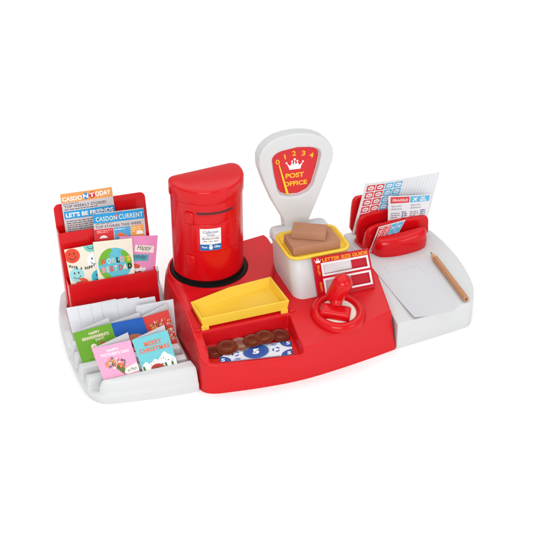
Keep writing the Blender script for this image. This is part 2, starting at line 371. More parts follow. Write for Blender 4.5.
def curved(phi0, phi1, z0, z1, r0, r1, mat, name, rnd=.12, bev=.06, n=24, parent=None):
    """raised curved panel with softened rim"""
    m = MB(); R = 3.75
    k = math.degrees(bev/R)
    def ring(d, rr):
        P = []
        p0, p1, a0, a1 = phi0+d*k/bev, phi1-d*k/bev, z0+d, z1-d
        kr = math.degrees(rnd/R)
        for cp, cz, s in ((p1-kr, a0+rnd, -90), (p1-kr, a1-rnd, 0), (p0+kr, a1-rnd, 90), (p0+kr, a0+rnd, 180)):
            for i in range(5): a = rad(s+90*i/4); P.append((cp+kr*math.cos(a), cz+rnd*math.sin(a)))
        # densify horizontally
        Q = []
        for i in range(len(P)):
            (pa, za), (pc, zc) = P[i], P[(i+1) % len(P)]; st = max(1, int(abs(pa-pc)/3))
            for j in range(st): Q.append((lerp(pa, pc, j/st), lerp(za, zc, j/st)))
        return [cyl(p, z, rr) for p, z in Q]
    m.loft([ring(0, r0), ring(0, r1-bev*.8), ring(bev*.3, r1-bev*.2), ring(bev, r1)], mat, cap0=False, cap1=False)
    # cap: triangulated grid over the inside
    nx = 30; V = []; F = []
    for j in (0, 1):
        for i in range(nx+1): V.append(cyl(lerp(phi0+k*1.02, phi1-k*1.02, i/nx), (z0+bev*1.02) if j == 0 else (z1-bev*1.02), r1-.001))
    for i in range(nx): F.append([i, i+1, nx+2+i, nx+1+i])
    m.add(V, F, mat, True)
    return m.build(name, parent or pb, sharp=60)
door = curved(-47, 32, 9.55, 12.75, 3.6, 3.84, RED2, 'door', bev=.1)
curved(-57.5, -42, 12.75, 14.05, 3.6, 3.98, RED2, 'hinge', bev=.12, rnd=.2)
curved(-57.5, -42, 7.75, 9.0, 3.6, 3.96, RED2, 'hinge', bev=.12, rnd=.2)
curved(6, 19, 10.85, 11.05, 3.7, 3.89, RED2, 'door_grip', bev=.04, rnd=.08, parent=pb)
curved(-39.5, 25, 13.72, 14.36, 3.6, 3.80, RED2, 'slot_frame', bev=.05)
curved(-37.5, 23, 13.88, 14.2, 3.6, 3.806, DARKR, 'letter_slot', bev=.02, rnd=.03)
class CylSheet(Sheet):
    def __init__(s, p0, p1, z0, z1, R, mat):
        s.p = (p0, p1, z0, z1, R); s.W = rad(p1-p0)*R; s.Hh = z1-z0; s.mb = MB()
        s.rect(-.02, -.02, 1.02, 1.02, mat, 0, n=14)
    def pos(s, a, b, n=0): p0, p1, z0, z1, R = s.p; return cyl(lerp(p0, p1, a), lerp(z0, z1, b), R+n)
st = CylSheet(-32.4, -1.6, 9.85, 12.28, 3.852, ink(238, 236, 236))
st.rect(-.02, -.02, 1.02, .27, ink(15, 105, 175), 1, 10)
BL_ = ink(45, 90, 150); GR_ = ink(90, 85, 95)
st.text('Collection', .14, .80, .88, .93, BL_, 2, shear=.25); st.text('Times', .3, .67, .7, .78, BL_, 2, shear=.25)
st.rect(.05, .62, .95, .63, GR_, 1, 4)
st.text('Monday to Friday', .1, .49, .92, .58, ink(60, 50, 60), 2, bold=.01); st.text('9am  1pm  5pm', .14, .37, .86, .45, ink(60, 50, 60), 2, bold=.01)
W_ = ink(245, 245, 245)
st.text('Post', .07, .09, .33, .19, W_, 2, bold=.02); st.text('Office', .66, .09, .97, .2, W_, 2, bold=.02)
st.rect(.41, .06, .59, .17, W_, 2, 2); crown(st, .5, .22, .14, W_, 2); st.rect(.45, .02, .55, .06, W_, 2, 1)
st.build('label_sticker', pb)

# ------------------------------------------------------------------ weighing scale
sc = empty('weighing_scale', (4.5, -4.5, 4.8)); tag(sc, 'white toy weighing scale with teardrop dial and yellow pan', 'scale')
def lr(x0, x1, y0, y1, r, z): return rrect(x0, x1, y0, y1, r, z, 8)
m = MB()
m.loft([lr(1.5, 7.55, -8.15, -1.0, 1.1, 4.2), lr(1.45, 7.6, -8.0, -.9, 1.15, 5.2), lr(1.38, 7.65, -7.6, -.7, 1.25, 7.2), lr(1.32, 7.72, -7.2, -.5, 1.3, 8.75), lr(1.5, 7.5, -7.0, -.7, 1.2, 8.9), lr(2.2, 6.8, -6.3, -1.2, 1, 8.93)], WHITE)
m.build('base', sc, sharp=45)
m = MB(); m.loft([lr(1.35, 7.6, -2.2, -.25, .7, 8.2), lr(1.35, 7.6, -2.2, -.25, .7, 8.9), lr(1.42, 7.5, -2.1, -.32, .65, 9.08), lr(1.65, 7.3, -1.9, -.55, .5, 9.2), lr(2.2, 6.8, -1.6, -.9, .3, 9.22)], WHITE); m.build('dial_foot', sc, sharp=45)
m = MB()  # pan
A = lambda d, z, r: lr(1.12+d, 7.98-d, -7.4+d, -2.05-d, max(.3, r-d), z)
m.loft([A(.75, 8.88, 1.2), A(.42, 8.92, 1.2), A(.22, 9.02, 1.2), A(.04, 9.04, 1.2), A(.0, 9.1, 1.2), A(.0, 9.24, 1.2), A(.06, 9.32, 1.2), A(.2, 9.34, 1.2), A(.3, 9.28, 1.2), A(.42, 9.08, 1.2), A(.62, 9.02, 1.2), A(1.2, 9.02, 1.4)], YEL)
m.build('pan', sc, sharp=60)
DF = Frame((4, -1.3, 9.0), -6, 8); ax = .36
half = [(0, 10.35), (1.0, 10.28), (2.0, 10.05), (2.9, 9.6), (3.55, 9.0), (3.9, 8.3), (3.95, 7.6), (3.8, 6.9), (3.12, 5.2), (2.2, 3.0), (1.25, .9), (1.15, -.6)]
dl = dict([(6.9, .15), (5.2, .32), (3.0, .4), (.9, .25), (-.6, .2)])
outl = [(ax+u, h) for u, h in half[::-1]]+[(ax-u-dl.get(h, .05), h) for u, h in half[1:]]
win = [(-1.9, 7.6), (-1.8, 7.95), (-1.45, 8.3), (-.9, 8.5), (.39, 8.72), (1.68, 8.6), (2.35, 8.4), (2.72, 8.1), (2.76, 7.6), (2.42, 6.24), (1.85, 4.75), (1.3, 4.15), (.4, 3.82), (-.4, 3.85), (-1.1, 4.1), (-1.4, 4.6), (-1.75, 6.1)]
win = [(u-.25 if u < 0 else u+.12, h-.18 if h < 5 else h+.05) for u, h in win]
m = MB(); m.prism([DF.p(u, h, 0) for u, h in outl], [DF.p(ax+(u-ax)*1.0, h, -1.9) for u, h in outl], WHITE)
c = MB(); c.prism([DF.p(.4+(u-.4)*1.06, 6.2+(h-6.2)*1.06, .4) for u, h in win], [DF.p(u, h, -.62) for u, h in win], WHITE)
moulded(m, 'dial_housing', sc, WHITE, voxel=.075, smooth=26, cuts=[c])
FQ = (DF.p(-2.6, 3.2, -.55), DF.p(3.4, 3.2, -.55), DF.p(3.4, 9.2, -.55), DF.p(-2.6, 9.2, -.55))
FACE = nmat('dial_card', (0.60, 0.011, 0.016), .2, var=.03, spec=.4)
class Free(Sheet):
    def __init__(s, *c): s.c = [Vector(p) for p in c]; s.bend = s.curl = 0; s.W = (s.c[1]-s.c[0]).length; s.Hh = (s.c[3]-s.c[0]).length; s.N = (s.c[1]-s.c[0]).cross(s.c[3]-s.c[0]).normalized(); s.mb = MB()
fs = Free(*FQ); T = lambda u, h: ((u+2.6)/6, (h-3.2)/6)
fs.poly([T(.4+(u-.4)*1.04, 6.2+(h-6.2)*1.04) for u, h in win], FACE, 0)
YT = ink(252, 190, 45)
def tx(body, u0, h0, u1, h1, mat, lay=1, bold=.02, rot=0, F=fs): a = T(u0, h0); d = T(u1, h1); F.text(body, a[0], a[1], d[0], d[1], mat, lay, bold=bold, rot=rot)
for ch, u, h, w, r in (('0', -1.5, 7.33, .42, 18), ('1', -.72, 7.82, .13, 9), ('2', .25, 8.08, .4, 2), ('3', 1.25, 7.98, .4, -6), ('4', 2.1, 7.68, .44, -14)): tx(ch, u-w/2, h-.27, u+w/2, h+.27, YT, rot=r)
cc = T(.3, 6.72); crown(fs, cc[0], cc[1], .235, W_, 1, .85)
tx('POST', -.72, 5.42, 1.25, 5.95, YT, bold=.035); tx('OFFICE', -.95, 4.55, 1.55, 5.05, YT, bold=.035)
fs.build('dial_face', sc)
nd = MB(); A0, A1 = (-1.42, 7.1), (-.6, 3.75)
nd.prism([DF.p(A0[0]-.06, A0[1], -.4), DF.p(A1[0]-.15, A1[1], -.4), DF.p(A1[0]+.15, A1[1], -.4), DF.p(A0[0]+.06, A0[1], -.4)], [DF.p(A0[0]-.05, A0[1], -.32), DF.p(A1[0]-.12, A1[1], -.32), DF.p(A1[0]+.12, A1[1], -.32), DF.p(A0[0]+.05, A0[1], -.32)], nmat('needle_yellow', (.95, .55, .01), .35))
nd.build('needle', sc)

# ------------------------------------------------------------------ parcels on the pan
def parcel(c, yaw, su, sv, z0, h, label):
    y = rad(yaw); U = Vector((math.cos(y), math.sin(y), 0)); V = Vector((-math.sin(y), math.cos(y), 0)); Z = Vector((0, 0, 1))
    m = MB(); a, t = box8((c[0], c[1], z0+h/2), U, V, Z, su, sv, h); m.prism(a, t, KRAFT)
    o = m.build('parcel', None, (c[0], c[1], z0), bevel=.05, seg=2); return tag(o, label, 'parcel', 'brown parcels on the scale')
parcel((4.4, -5.08), -1.5, 5.1, 2.9, 9.03, .93, 'larger flat brown cardboard parcel lying on the yellow pan under the other')
parcel((4.3, -4.55), -29, 3.5, 1.95, 9.97, .82, 'smaller brown cardboard parcel lying askew on top of the larger parcel')

# ------------------------------------------------------------------ letter size guide
GF = Frame((7.0, -8.55, 4.72), 0, 11)
gd = empty('letter_size_guide', (7, -8.5, 4.75)); tag(gd, 'red letter size guide board with two white framed slots, leaning on the scale', 'size guide')
gq = [(-3.22, .15), (3.2, .12), (2.55, 4.38), (-3.62, 4.52)]
gs = on_frame(GF, gq, RED, th=.22, grid=2); gs.mb = MB(); RC = ink(200, 15, 35, .3)
# board with two openings, built as strips in s,t
o1 = (.17, .56, .93, .80); o2 = (.17, .12, .93, .40)
ss = [0, o1[0], o1[2], 1]; tt = [0, o2[1], o2[3], o1[1], o1[3], 1]
for i in range(3):
    for j in range(5):
        if i == 1 and j in (1, 3): continue
        gs.mb.prism([gs.pos(a, b, -.22) for a, b in ((ss[i], tt[j]), (ss[i+1], tt[j]), (ss[i+1], tt[j+1]), (ss[i], tt[j+1]))], [gs.pos(a, b, 0) for a, b in ((ss[i], tt[j]), (ss[i+1], tt[j]), (ss[i+1], tt[j+1]), (ss[i], tt[j+1]))], RC)
YG = ink(245, 165, 40)
gs.text('LETTER SIZE GUIDE', .17, .87, .97, .965, YG, 1, bold=.03); crown(gs, .09, .905, .085, W_, 1)
gs.text('LETTER', -.005, .665, .175, .715, YG, 1, rot=90, bold=.02); gs.text('LARGE', .005, .235, .165, .285, YG, 1, rot=90, bold=.02)
gs.build('board', gd)
for a0, b0, a1, b1 in (o1, o2):
    f = MB(); w = .035; k = w*gs.W/gs.Hh
    O = [(a0-w, b0-k), (a1+w, b0-k), (a1+w, b1+k), (a0-w, b1+k)]; I = [(a0+.0, b0+.0), (a1, b0), (a1, b1), (a0, b1)]
    V = [gs.pos(a, b, .015) for a, b in O+I]+[gs.pos(a, b, .0) for a, b in O]+[gs.pos(a, b, -.24) for a, b in I]
    F = [];
    for i in range(4): j = (i+1) % 4; F += [[i, j, 4+j, 4+i], [8+i, 8+j, j, i], [4+i, 4+j, 12+j, 12+i]]
    f.add(V, F, ink(238, 236, 236)); f.build('slot_frame', gd)
    # made-up backing plates standing in for the scale and red parts seen through
    g2 = MB(); sp = lerp(a0, a1, .66 if b0 > .5 else .6)
    g2.prism([gs.pos(a, b, -.34) for a, b in ((a0-.02, b0-.02), (sp, b0-.02), (sp, b1+.02), (a0-.02, b1+.02))], [gs.pos(a, b, -.235) for a, b in ((a0-.02, b0-.02), (sp, b0-.02), (sp, b1+.02), (a0-.02, b1+.02))], ink(225, 224, 226) if b0 > .5 else ink(196, 188, 190)); g2.build('scale_standin', gd)  # lower opening: shade on the scale base put into a greyer colour
    g3 = MB(); g3.prism([gs.pos(a, b, -.34) for a, b in ((sp, b0-.02), (a1+.02, b0-.02), (a1+.02, b1+.02), (sp, b1+.02))], [gs.pos(a, b, -.13) for a, b in ((sp, b0-.02), (a1+.02, b0-.02), (a1+.02, b1+.02), (sp, b1+.02))], ink(190, 12, 38, .35)); g3.build('red_standin', gd)

# ------------------------------------------------------------------ ink ring and hand stamp
slope = math.atan(.145)
ic = Vector((4.95, -11.05, TOPZ(-11.05)+.04))
R3 = Matrix.Rotation(slope, 3, 'X')
def tp(x, y, z): return ic+R3 @ Vector((x, y, z))
ip = empty('ink_pad', ic); tag(ip, 'round red ink pad ring with a cream pad set in the counter', 'ink pad')
m = MB(); n = 64; rings = []
prof = [(2.85, -.1), (2.8, .2), (2.68, .45), (2.5, .62), (2.28, .68), (2.05, .62), (1.88, .45), (1.8, .25), (1.78, .05)]
m.loft([[tp(r*math.cos(2*math.pi*i/n), r*math.sin(2*math.pi*i/n), z) for i in range(n)] for r, z in prof], RED2, cap0=False, cap1=False); m.build('ring', ip, sharp=80)
m = MB(); m.loft([[tp(r*math.cos(2*math.pi*i/n), r*math.sin(2*math.pi*i/n), z) for i in range(n)] for r, z in ((1.82, .1), (1.82, .28), (1.7, .32))], PADW); m.build('pad', ip, sharp=50)
hs = empty('hand_stamp', tp(-.4, -.3, .33)); tag(hs, 'red hand stamp with rounded upright handle resting on the ink pad', 'stamp')
m = MB(); a = rad(-30); U = Vector((math.cos(a), math.sin(a), 0)); V = Vector((-math.sin(a), math.cos(a), 0))
def srect(c, L, Wd, r, z):
    P = []
    for cx, cy, a0 in ((L/2-r, -Wd/2+r, -90), (L/2-r, Wd/2-r, 0), (-L/2+r, Wd/2-r, 90), (-L/2+r, -Wd/2+r, 180)):
        for i in range(6): q = rad(a0+18*i); P.append(tp(*(Vector((c[0], c[1], z))+U*(cx+r*math.cos(q))+V*(cy+r*math.sin(q)))))
    return P
cS = (-.52, -.45)
m.loft([srect(cS, 3.05, 1.5, .15, .33), srect(cS, 3.05, 1.5, .2, .9), srect(cS, 3.0, 1.42, .22, 1.05), srect(cS, 2.8, 1.2, .25, 1.18), srect(cS, 2.4, .8, .25, 1.22)], RED2); m.build('stamp_block', hs, sharp=60)
m = MB(); n0 = tp(-.25, .05, .9); n1 = tp(.05, .95, 1.6); d = (n1-n0).normalized(); e1 = d.cross(Vector((1, 0, 0))).normalized(); e2 = d.cross(e1)
m.loft([[n0+(n1-n0)*t+e1*(r*math.cos(2*math.pi*i/24))+e2*(r*math.sin(2*math.pi*i/24)) for i in range(24)] for t, r in ((0, .55), (.3, .6), (.7, .72), (1, .8))], RED2); m.build('neck', hs)
m = MB(); b0 = tp(.05, 1.0, 1.65); b1 = tp(.57, .88, 3.1); d = (b1-b0).normalized(); e1 = d.cross(Vector((0, 1, 0))).normalized(); e2 = d.cross(e1)
Lh = (b1-b0).length; hr = 1.0
hp = [(-hr*math.cos(rad(q)), hr*math.sin(rad(q))*.97) for q in range(4, 91, 9)]+[(Lh*t, hr*(.97+.05*t)) for t in (.25, .5, .75)]+[(Lh+hr*math.sin(rad(q)), 1.02*hr*math.cos(rad(q))) for q in range(0, 90, 9)]+[(Lh+hr, .03)]
m.loft([[b0+d*q+e1*(r*math.cos(2*math.pi*i/40))+e2*(r*math.sin(2*math.pi*i/40)) for i in range(40)] for q, r in hp], RED2); m.build('handle', hs, sharp=70)

# ------------------------------------------------------------------ yellow drawer
dw = empty('yellow_drawer', (-4.3, -7, 4.62)); tag(dw, 'shallow yellow plastic drawer in front of the postbox', 'drawer')
m = MB(); zt, zb = 5.85, 4.75
oT = [(-9.0, -9.4), (.35, -9.35), (.1, -4.55), (-4.55, -4.95), (-9.08, -6.2)]
oB = [(-8.75, -9.35), (.15, -9.3), (-.1, -4.8), (-4.5, -5.2), (-8.8, -6.4)]
def inset(P, d):
    n = len(P); out = []
    for i in range(n):
        p0, p1, p2 = Vector(P[i-1]), Vector(P[i]), Vector(P[(i+1) % n])
        a = (p1-p0).normalized(); b = (p2-p1).normalized(); na = Vector((-a.y, a.x)); nb = Vector((-b.y, b.x))
        k = (na+nb).normalized(); out.append(tuple(p1+k*(d/max(.3, k.dot(na)))))
    return out
zz = lambda P, z: [Vector((x, y, z)) for x, y in P]
m.loft([zz(oB, zb), zz(oT, zt), zz(inset(oT, .22), zt), zz(inset(oB, .3), zb+.25)], YEL, smooth=False)
m.build('bin', dw, bevel=.06, seg=3)
for x in (-8.55, -.2):
    f = MB(); a_, t_ = box8((x, -9.33, 4.68), Vector((1, 0, 0)), Vector((0, 1, 0)), Vector((0, 0, 1)), .75, .3, .45); f.prism(a_, t_, YEL); f.build('foot', dw, bevel=.04, seg=2)

# ------------------------------------------------------------------ coins and banknote on the ramp of the hollow
rs = 0.0; RX = Matrix.Rotation(0, 3, 'X')
bn = lambda x, y, k=0: Vector((x, y, FZ+.02+k))
nt = Sheet(bn(-8.2, -12.7, .05), bn(-1.0, -13.95, .05), bn(-.35, -11.75, .05), bn(-7.5, -10.6, .05), ink(222, 226, 236), th=.03, bend=.0, grid=4)
NB = ink(40, 80, 160)
nt.disc(.5, .52, .175, NB, 1, 48, ry=.15, clip=False); nt.disc(.5, .52, .15, ink(60, 100, 175), 2, 48, ry=.125, clip=False); nt.disc(.5, .52, .135, NB, 3, 48, ry=.11, clip=False); nt.text('5', .455, .33, .545, .71, W_, 4, bold=.05)
for k in range(40):
    a = 2*math.pi*k/40; kk = nt.W/nt.Hh
    nt.line([(.5+.175*math.cos(a), .52+.15*kk*math.sin(a)), (.5+.195*math.cos(a), .52+.168*kk*math.sin(a))], .007, NB, 1)
for cs, ct in ((0.0, 0.0), (1.0, 0.0), (0, 1), (1, 1)):
    nt.disc(cs, ct, .16, NB, 1, 48, ry=.13); nt.disc(cs, ct, .13, ink(60, 100, 175), 2, 48, ry=.105); nt.disc(cs, ct, .115, NB, 3, 48, ry=.09)
    nt.text('5', cs+(.02 if cs < .5 else -.075), ct+(.03 if ct < .5 else -.25), cs+(.075 if cs < .5 else -.02), ct+(.25 if ct < .5 else -.03), W_, 4, bold=.03)
for t_ in (.03, .97): nt.line([(.17, t_), (.83, t_)], .008, NB, 1)
for k in range(8):
    nt.line([(.19+.006*k, .08+.02*k), (.27+.004*k, .06+.012*k)], .004, ink(120, 150, 205), 1); nt.line([(.81-.006*k, .92-.02*k), (.73-.004*k, .94-.012*k)], .004, ink(120, 150, 205), 1)
for cs in (.22, .78):
    for a0 in (20, 140, 260):
        nt.line([(cs+.045*math.cos(rad(a0+q)), .5+.045*nt.W/nt.Hh*math.sin(rad(a0+q))) for q in range(0, 90, 15)], .022, NB, 1)
tag(nt.build('banknote', None, nt.base()), 'blue and white toy five banknote lying under the coins', 'banknote')
def coin(x, y, k, r, mat, label, tilt=(0, 0)):
    c = bn(x, y, k); Rm = RX @ Matrix.Rotation(rad(tilt[0]), 3, 'X') @ Matrix.Rotation(rad(tilt[1]), 3, 'Y')
    m = MB(); n = 48
    m.loft([[c+Rm @ Vector((q*math.cos(2*math.pi*i/n), q*math.sin(2*math.pi*i/n), z)) for i in range(n)] for q, z in ((r*.98, 0), (r, .015), (r, .07), (r*.98, .085), (r*.92, .085), (r*.9, .07), (r*.5, .072))], mat, smooth=True)
    # worn struck relief: a rough head shape turned a different way on every coin, and a ring of dots
    ra = random.random()*6.28; hd = [(.05, .52), (.3, .42), (.36, .2), (.46, .05), (.36, -.02), (.34, -.18), (.12, -.26), (.16, -.5), (-.34, -.5), (-.22, -.25), (-.4, .05), (-.3, .4)]
    rot = lambda x, y: (r*.95*(x*math.cos(ra)-y*math.sin(ra)), r*.95*(x*math.sin(ra)+y*math.cos(ra)))
    m.loft([[c+Rm @ Vector((*rot(x*k, y*k), z)) for x, y in hd] for k, z in ((1, .068), (.93, .08), (.7, .086))], mat, smooth=True)
    return tag(m.build('coin', None, c, sharp=40), label, 'coin', 'coins in the money hollow')
coin(-8.1, -10.95, .02, .98, COPPER, 'leftmost copper coin in the dark corner of the money hollow', (0, 3))
coin(-6.8, -10.85, .22, 1.08, COPPER, 'large copper coin overlapping the left end of the banknote', (6, -5))
coin(-5.35, -10.72, .14, 1.02, SILVER, 'worn greyish coin, the palest one in the row', (5, 2))
coin(-4.1, -10.72, .3, .95, COPPER, 'copper coin just right of the palest coin', (6, -5))
coin(-2.85, -10.72, .42, 1.0, COPPER, 'copper coin above the banknote oval, second from the right', (6, -5))
coin(-1.15, -10.72, .2, .95, COPPER, 'rightmost copper coin by the right wall of the hollow', (6, 4))

# ------------------------------------------------------------------ red rack with newspapers and cards
rk = empty('card_rack', (-15.2, 2, 2)); tag(rk, 'three tier red plastic rack leaning back at the left, holding newspapers and cards', 'rack')
RF = lambda off: Frame((-15, off, 2.0), -1, 14)
def panel(off, th, pts, name, r=.0):
    fr = RF(off); m = MB(); m.prism([fr.p(u, h, 0) for u, h in pts], [fr.p(u, h, -th) for u, h in pts], RED2); return m.build(name, rk, bevel=.07, seg=3)
def rtop(x0, x1, h0, hl, hr, r):
    P = [(x0, h0), (x1, h0)]
    for i in range(6): a = rad(90*i/5); P.append((x1-r+r*math.cos(a), hr-r+r*math.sin(a)))
    for i in range(6): a = rad(90+90*i/5); P.append((x0+r+r*math.cos(a), hl-r+r*math.sin(a)))
    return P
panel(0, .2, rtop(-4.75, 4.42, -.15, 3.86, 3.82, .12), 'front_panel')
panel(1.5, .2, rtop(-4.95, 4.42, -.4, 8.66, 8.5, .15), 'middle_panel')
panel(3.0, .22, rtop(-4.85, 4.75, -.8, 10.95, 10.8, .55), 'back_panel')
for x, sg in ((-4.85, 1), (4.42, -1)):   # stepped side walls
    m = MB(); f0, f1, f2 = RF(0), RF(1.5), RF(3.0); w = .16
    prof = [f0.p(x, -.1), f0.p(x, 3.75), f1.p(x, 3.9), f1.p(x, 8.3), f2.p(x, 8.6), f2.p(x, -.7)]
    m.prism([p for p in prof], [p+Vector((w*sg, 0, 0)) for p in prof], RED2); m.build('side_wall', rk, bevel=.05, seg=2)
fl = MB(); f0, f2 = RF(0), RF(3.0); fl.prism([f0.p(-4.8, -.12), f0.p(4.4, -.12), f2.p(4.4, -.8), f2.p(-4.8, -.8)], [f0.p(-4.8, .15), f0.p(4.4, .15), f2.p(4.4, -.5), f2.p(-4.8, -.5)], RED2); fl.build('floor', rk)

GREY = ink(205, 198, 200); DK = ink(70, 62, 66); OR = ink(235, 160, 85); BLU = ink(40, 155, 215); WH = ink(244, 243, 240)
n1 = on_frame(RF(2.6), [(-4.01, 8.06), (1.38, 7.88), (1.3, 12.08), (-4.06, 12.19)], GREY, ext=1.6, th=.1, bend=.09)
n1.rect(0, .765, 1, 1, OR, 1); n1.disc(.475, .875, .066, ink(40, 140, 200), 2); n1.disc(.6, .882, .066, ink(215, 60, 55), 2)
n1.text('CASDO', .02, .80, .405, .915, WH, 3, bold=.035); n1.text('N', .425, .82, .525, .93, WH, 3, bold=.035); n1.text('T', .55, .83, .645, .935, WH, 3, bold=.035); n1.text('ODAY', .66, .83, .965, .95, WH, 3, bold=.035)
n1.lines(.03, .715, .45, .755, 1, DK, 1); n1.text('TOP WEEKLY STORIES', .04, .625, .85, .695, DK, 2, bold=.01, space=1.1); n1.lines(.04, .565, .95, .61, 1, DK, 1)
n1.rect(.02, .345, 1, .545, BLU, 1); n1.text("LET'S BE FRIENDS", .05, .385, .97, .5, WH, 2, bold=.035)
n1.lines(.05, -.06, .95, .31, 7, DK, 1, .45)
tag(n1.build('newspaper', None, n1.base()), 'toy newspaper with orange masthead in the back tier of the rack', 'newspaper', 'newspapers in the rack')
n2 = on_frame(RF(1.15), [(-1.36, 7.66), (3.99, 7.35), (4.05, 10.06), (-1.27, 10.36)], GREY, ext=2.3, th=.1, bend=.07)
n2.rect(0, .60, 1, .975, BLU, 1); n2.rect(0, .975, 1, 1, ink(210, 150, 95), 1, 2)
n2.text('CASDON', .05, .67, .46, .85, ink(235, 240, 225), 3, bold=.01, space=1.1); n2.text('CURRENT', .5, .68, .97, .87, ink(235, 240, 225), 3, bold=.01, space=1.1)
n2.disc(.455, .83, .035, ink(215, 90, 80), 2); n2.lines(.04, .55, .5, .6, 1, DK, 1); n2.text('TOP STORIES THIS WEEK', .03, .40, .93, .5, DK, 2, bold=.01, space=1.08)
n2.rect(0, -.6, .37, .36, ink(215, 50, 55), 1); n2.rect(.385, -.6, .7, .36, ink(85, 165, 215), 1); n2.rect(.715, -.1, .96, .36, ink(240, 165, 80), 1)
n2.lines(.05, .2, .35, .33, 2, ink(240, 200, 190), 2); n2.lines(.4, .25, .68, .33, 1, ink(230, 240, 250), 2); n2.lines(.73, .1, .93, .33, 3, ink(250, 225, 180), 2)
n2.disc(.17, -.06, .085, WH, 2, 14); n2.disc(.24, -.12, .06, WH, 2, 10); n2.disc(.5, -.02, .085, ink(230, 120, 70), 2, 16); n2.disc(.6, -.1, .08, ink(235, 135, 80), 2, 16); n2.disc(.88, .02, .07, WH, 2, 12)
tag(n2.build('newspaper', None, n2.base()), 'toy newspaper with blue masthead in the middle tier of the rack', 'newspaper', 'newspapers in the rack')

CREAM = ink(238, 234, 215)
def smiley(sh, cs, ct, r, col, fg, lay=1, part=False):
    sh.disc(cs, ct, r, col, lay); k = sh.W/sh.Hh
    ok = lambda x, y: 0 < x < 1 and 0 < y < 1
    for dx in (-.28, .28):
        if ok(cs+dx*r, ct+.3*r*k): sh.disc(cs+dx*r, ct+.28*r*k, .1*r, fg, lay+1, 10, ry=.17*r)
    pts = [(cs+.52*r*math.cos(rad(q)), ct+(.02+.55*math.sin(rad(q)))*r*k) for q in range(200, 345, 12)]
    sh.line(pts, .09*r, fg, lay+1)
s1 = on_frame(RF(.55), [(-4.51, 3.44), (-.54, 3.47), (-.79, 7.48), (-4.72, 7.42)], CREAM, ext=.5, th=.05, bend=.05)
fg = ink(60, 70, 80)
smiley(s1, .17, .80, .2, ink(232, 75, 45), fg); smiley(s1, .69, 1.0, .19, ink(120, 205, 190), fg); smiley(s1, .72, .58, .2, ink(246, 247, 247), fg); smiley(s1, .2, .27, .19, ink(160, 222, 225), fg); smiley(s1, .75, .12, .19, ink(60, 185, 205), fg); s1.disc(.3, 0, .17, ink(232, 85, 50), 1)
for i, ch in enumerate('HAVE A HAPPY DAY'):
    if ch == ' ': continue
    s = .06+.053*i*1.06; t = .54-.14*math.sin(math.pi*min(1, max(0, (s-.05)/.95)))**1.0+.02*s
    s1.text(ch, s-.024, t-.04, s+.024, t+.04, ink(30, 30, 32), 3, bold=.05)
tag(s1.build('greeting_card', None, s1.base()), 'cream greeting card with red, white and blue smiley faces in front tier of rack', 'greeting card', 'greeting cards')
d1 = on_frame(RF(.35), [(-1.68, 3.67), (2.14, 3.49), (2.31, 7.52), (-1.76, 7.8)], CREAM, ext=.5, th=.06)
ga, gb = .5, .36; GRN = ink(115, 185, 50); SEA = ink(100, 195, 215)
d1.disc(ga, gb, .45, SEA, 1, 48)
def blob(sh, pts, mat, lay): sh.poly([tuple(p)[:2] for p in smooth_poly([Vector((a, b, 0)) for a, b in pts], 2)], mat, lay)
blob(d1, [(.06, .40), (.12, .62), (.25, .75), (.42, .81), (.47, .72), (.38, .66), (.40, .58), (.28, .52), (.2, .50), (.14, .36)], GRN, 2)
blob(d1, [(.74, .74), (.86, .62), (.95, .44), (.93, .25), (.84, .2), (.80, .36), (.70, .46), (.74, .55), (.66, .62)], GRN, 2)
blob(d1, [(.06, .34), (.12, .22), (.22, .18), (.34, .10), (.36, .0), (.2, .0), (.1, .12)], GRN, 2)
blob(d1, [(.62, .68), (.68, .72), (.66, .64)], GRN, 2)
cols = [ink(225, 95, 60), ink(190, 228, 228), ink(175, 215, 190), ink(35, 45, 65), ink(235, 175, 170), ink(245, 190, 60), ink(245, 190, 60)]
for i, ch in enumerate("WORLD'S"):
    x = (.13, .285, .42, .545, .645, .765, .82)[i]; w = (.14, .12, .11, .085, .11, .03, .095)[i]
    tb = .38+.025*x
    d1.text(ch, x, tb, x+w, tb+(.15 if ch != "'" else .15) if ch != "'" else tb+.15, cols[i], 4, bold=.06) if ch != "'" else d1.text(ch, x, tb+.09, x+w, tb+.15, cols[i], 4, bold=.05)
cols = [ink(240, 165, 155), ink(200, 215, 205), ink(225, 100, 70), ink(195, 228, 222), None, ink(225, 90, 60), ink(235, 235, 220), ink(30, 35, 50)]
for i, ch in enumerate("BEST DAD"):
    if ch == ' ': continue
    x = (.135, .25, .345, .46, 0, .585, .70, .83)[i]; w = (.09, .075, .09, .09, 0, .105, .115, .115)[i]; tb = .16+.04*x
    d1.text(ch, x, tb, x+w, tb+.15, cols[i], 4, bold=.06)
tag(d1.build('greeting_card', None, d1.base()), 'cream greeting card with a green and blue globe in front tier of rack', 'greeting card', 'greeting cards')
b1_ = on_frame(RF(.75), [(.53, 3.68), (4.42, 3.43), (5.12, 7.08), (1.12, 7.71)], ink(238, 150, 200), ext=.5, th=.05)
b1_.poly([(.42, .76), (.93, .70), (.92, .50), (.41, .57)], ink(246, 240, 225), 1); b1_.text('Happy', .47, .56, .86, .74, ink(50, 45, 50), 2, shear=.35, rot=-6)
b1_.poly([(.15, .52), (.80, .46), (.79, .28), (.14, .33)], ink(90, 175, 190), 1); b1_.text('Birthday', .3, .33, .74, .49, ink(45, 60, 75), 2, shear=.35, rot=-6)
for (cx, cy, r, c_) in ((.42, .14, .16, (225, 80, 50)), (.5, .02, .2, (235, 230, 225)), (.5, -.1, .22, (225, 80, 50))): b1_.disc(cx, cy, r, ink(*c_), 1, 24, ry=r*.55, clip=False)
for k in range(5): b1_.disc(.33+.09*k, .055+.02*(k % 2), .05, ink(246, 244, 240), 2, 12, clip=False)
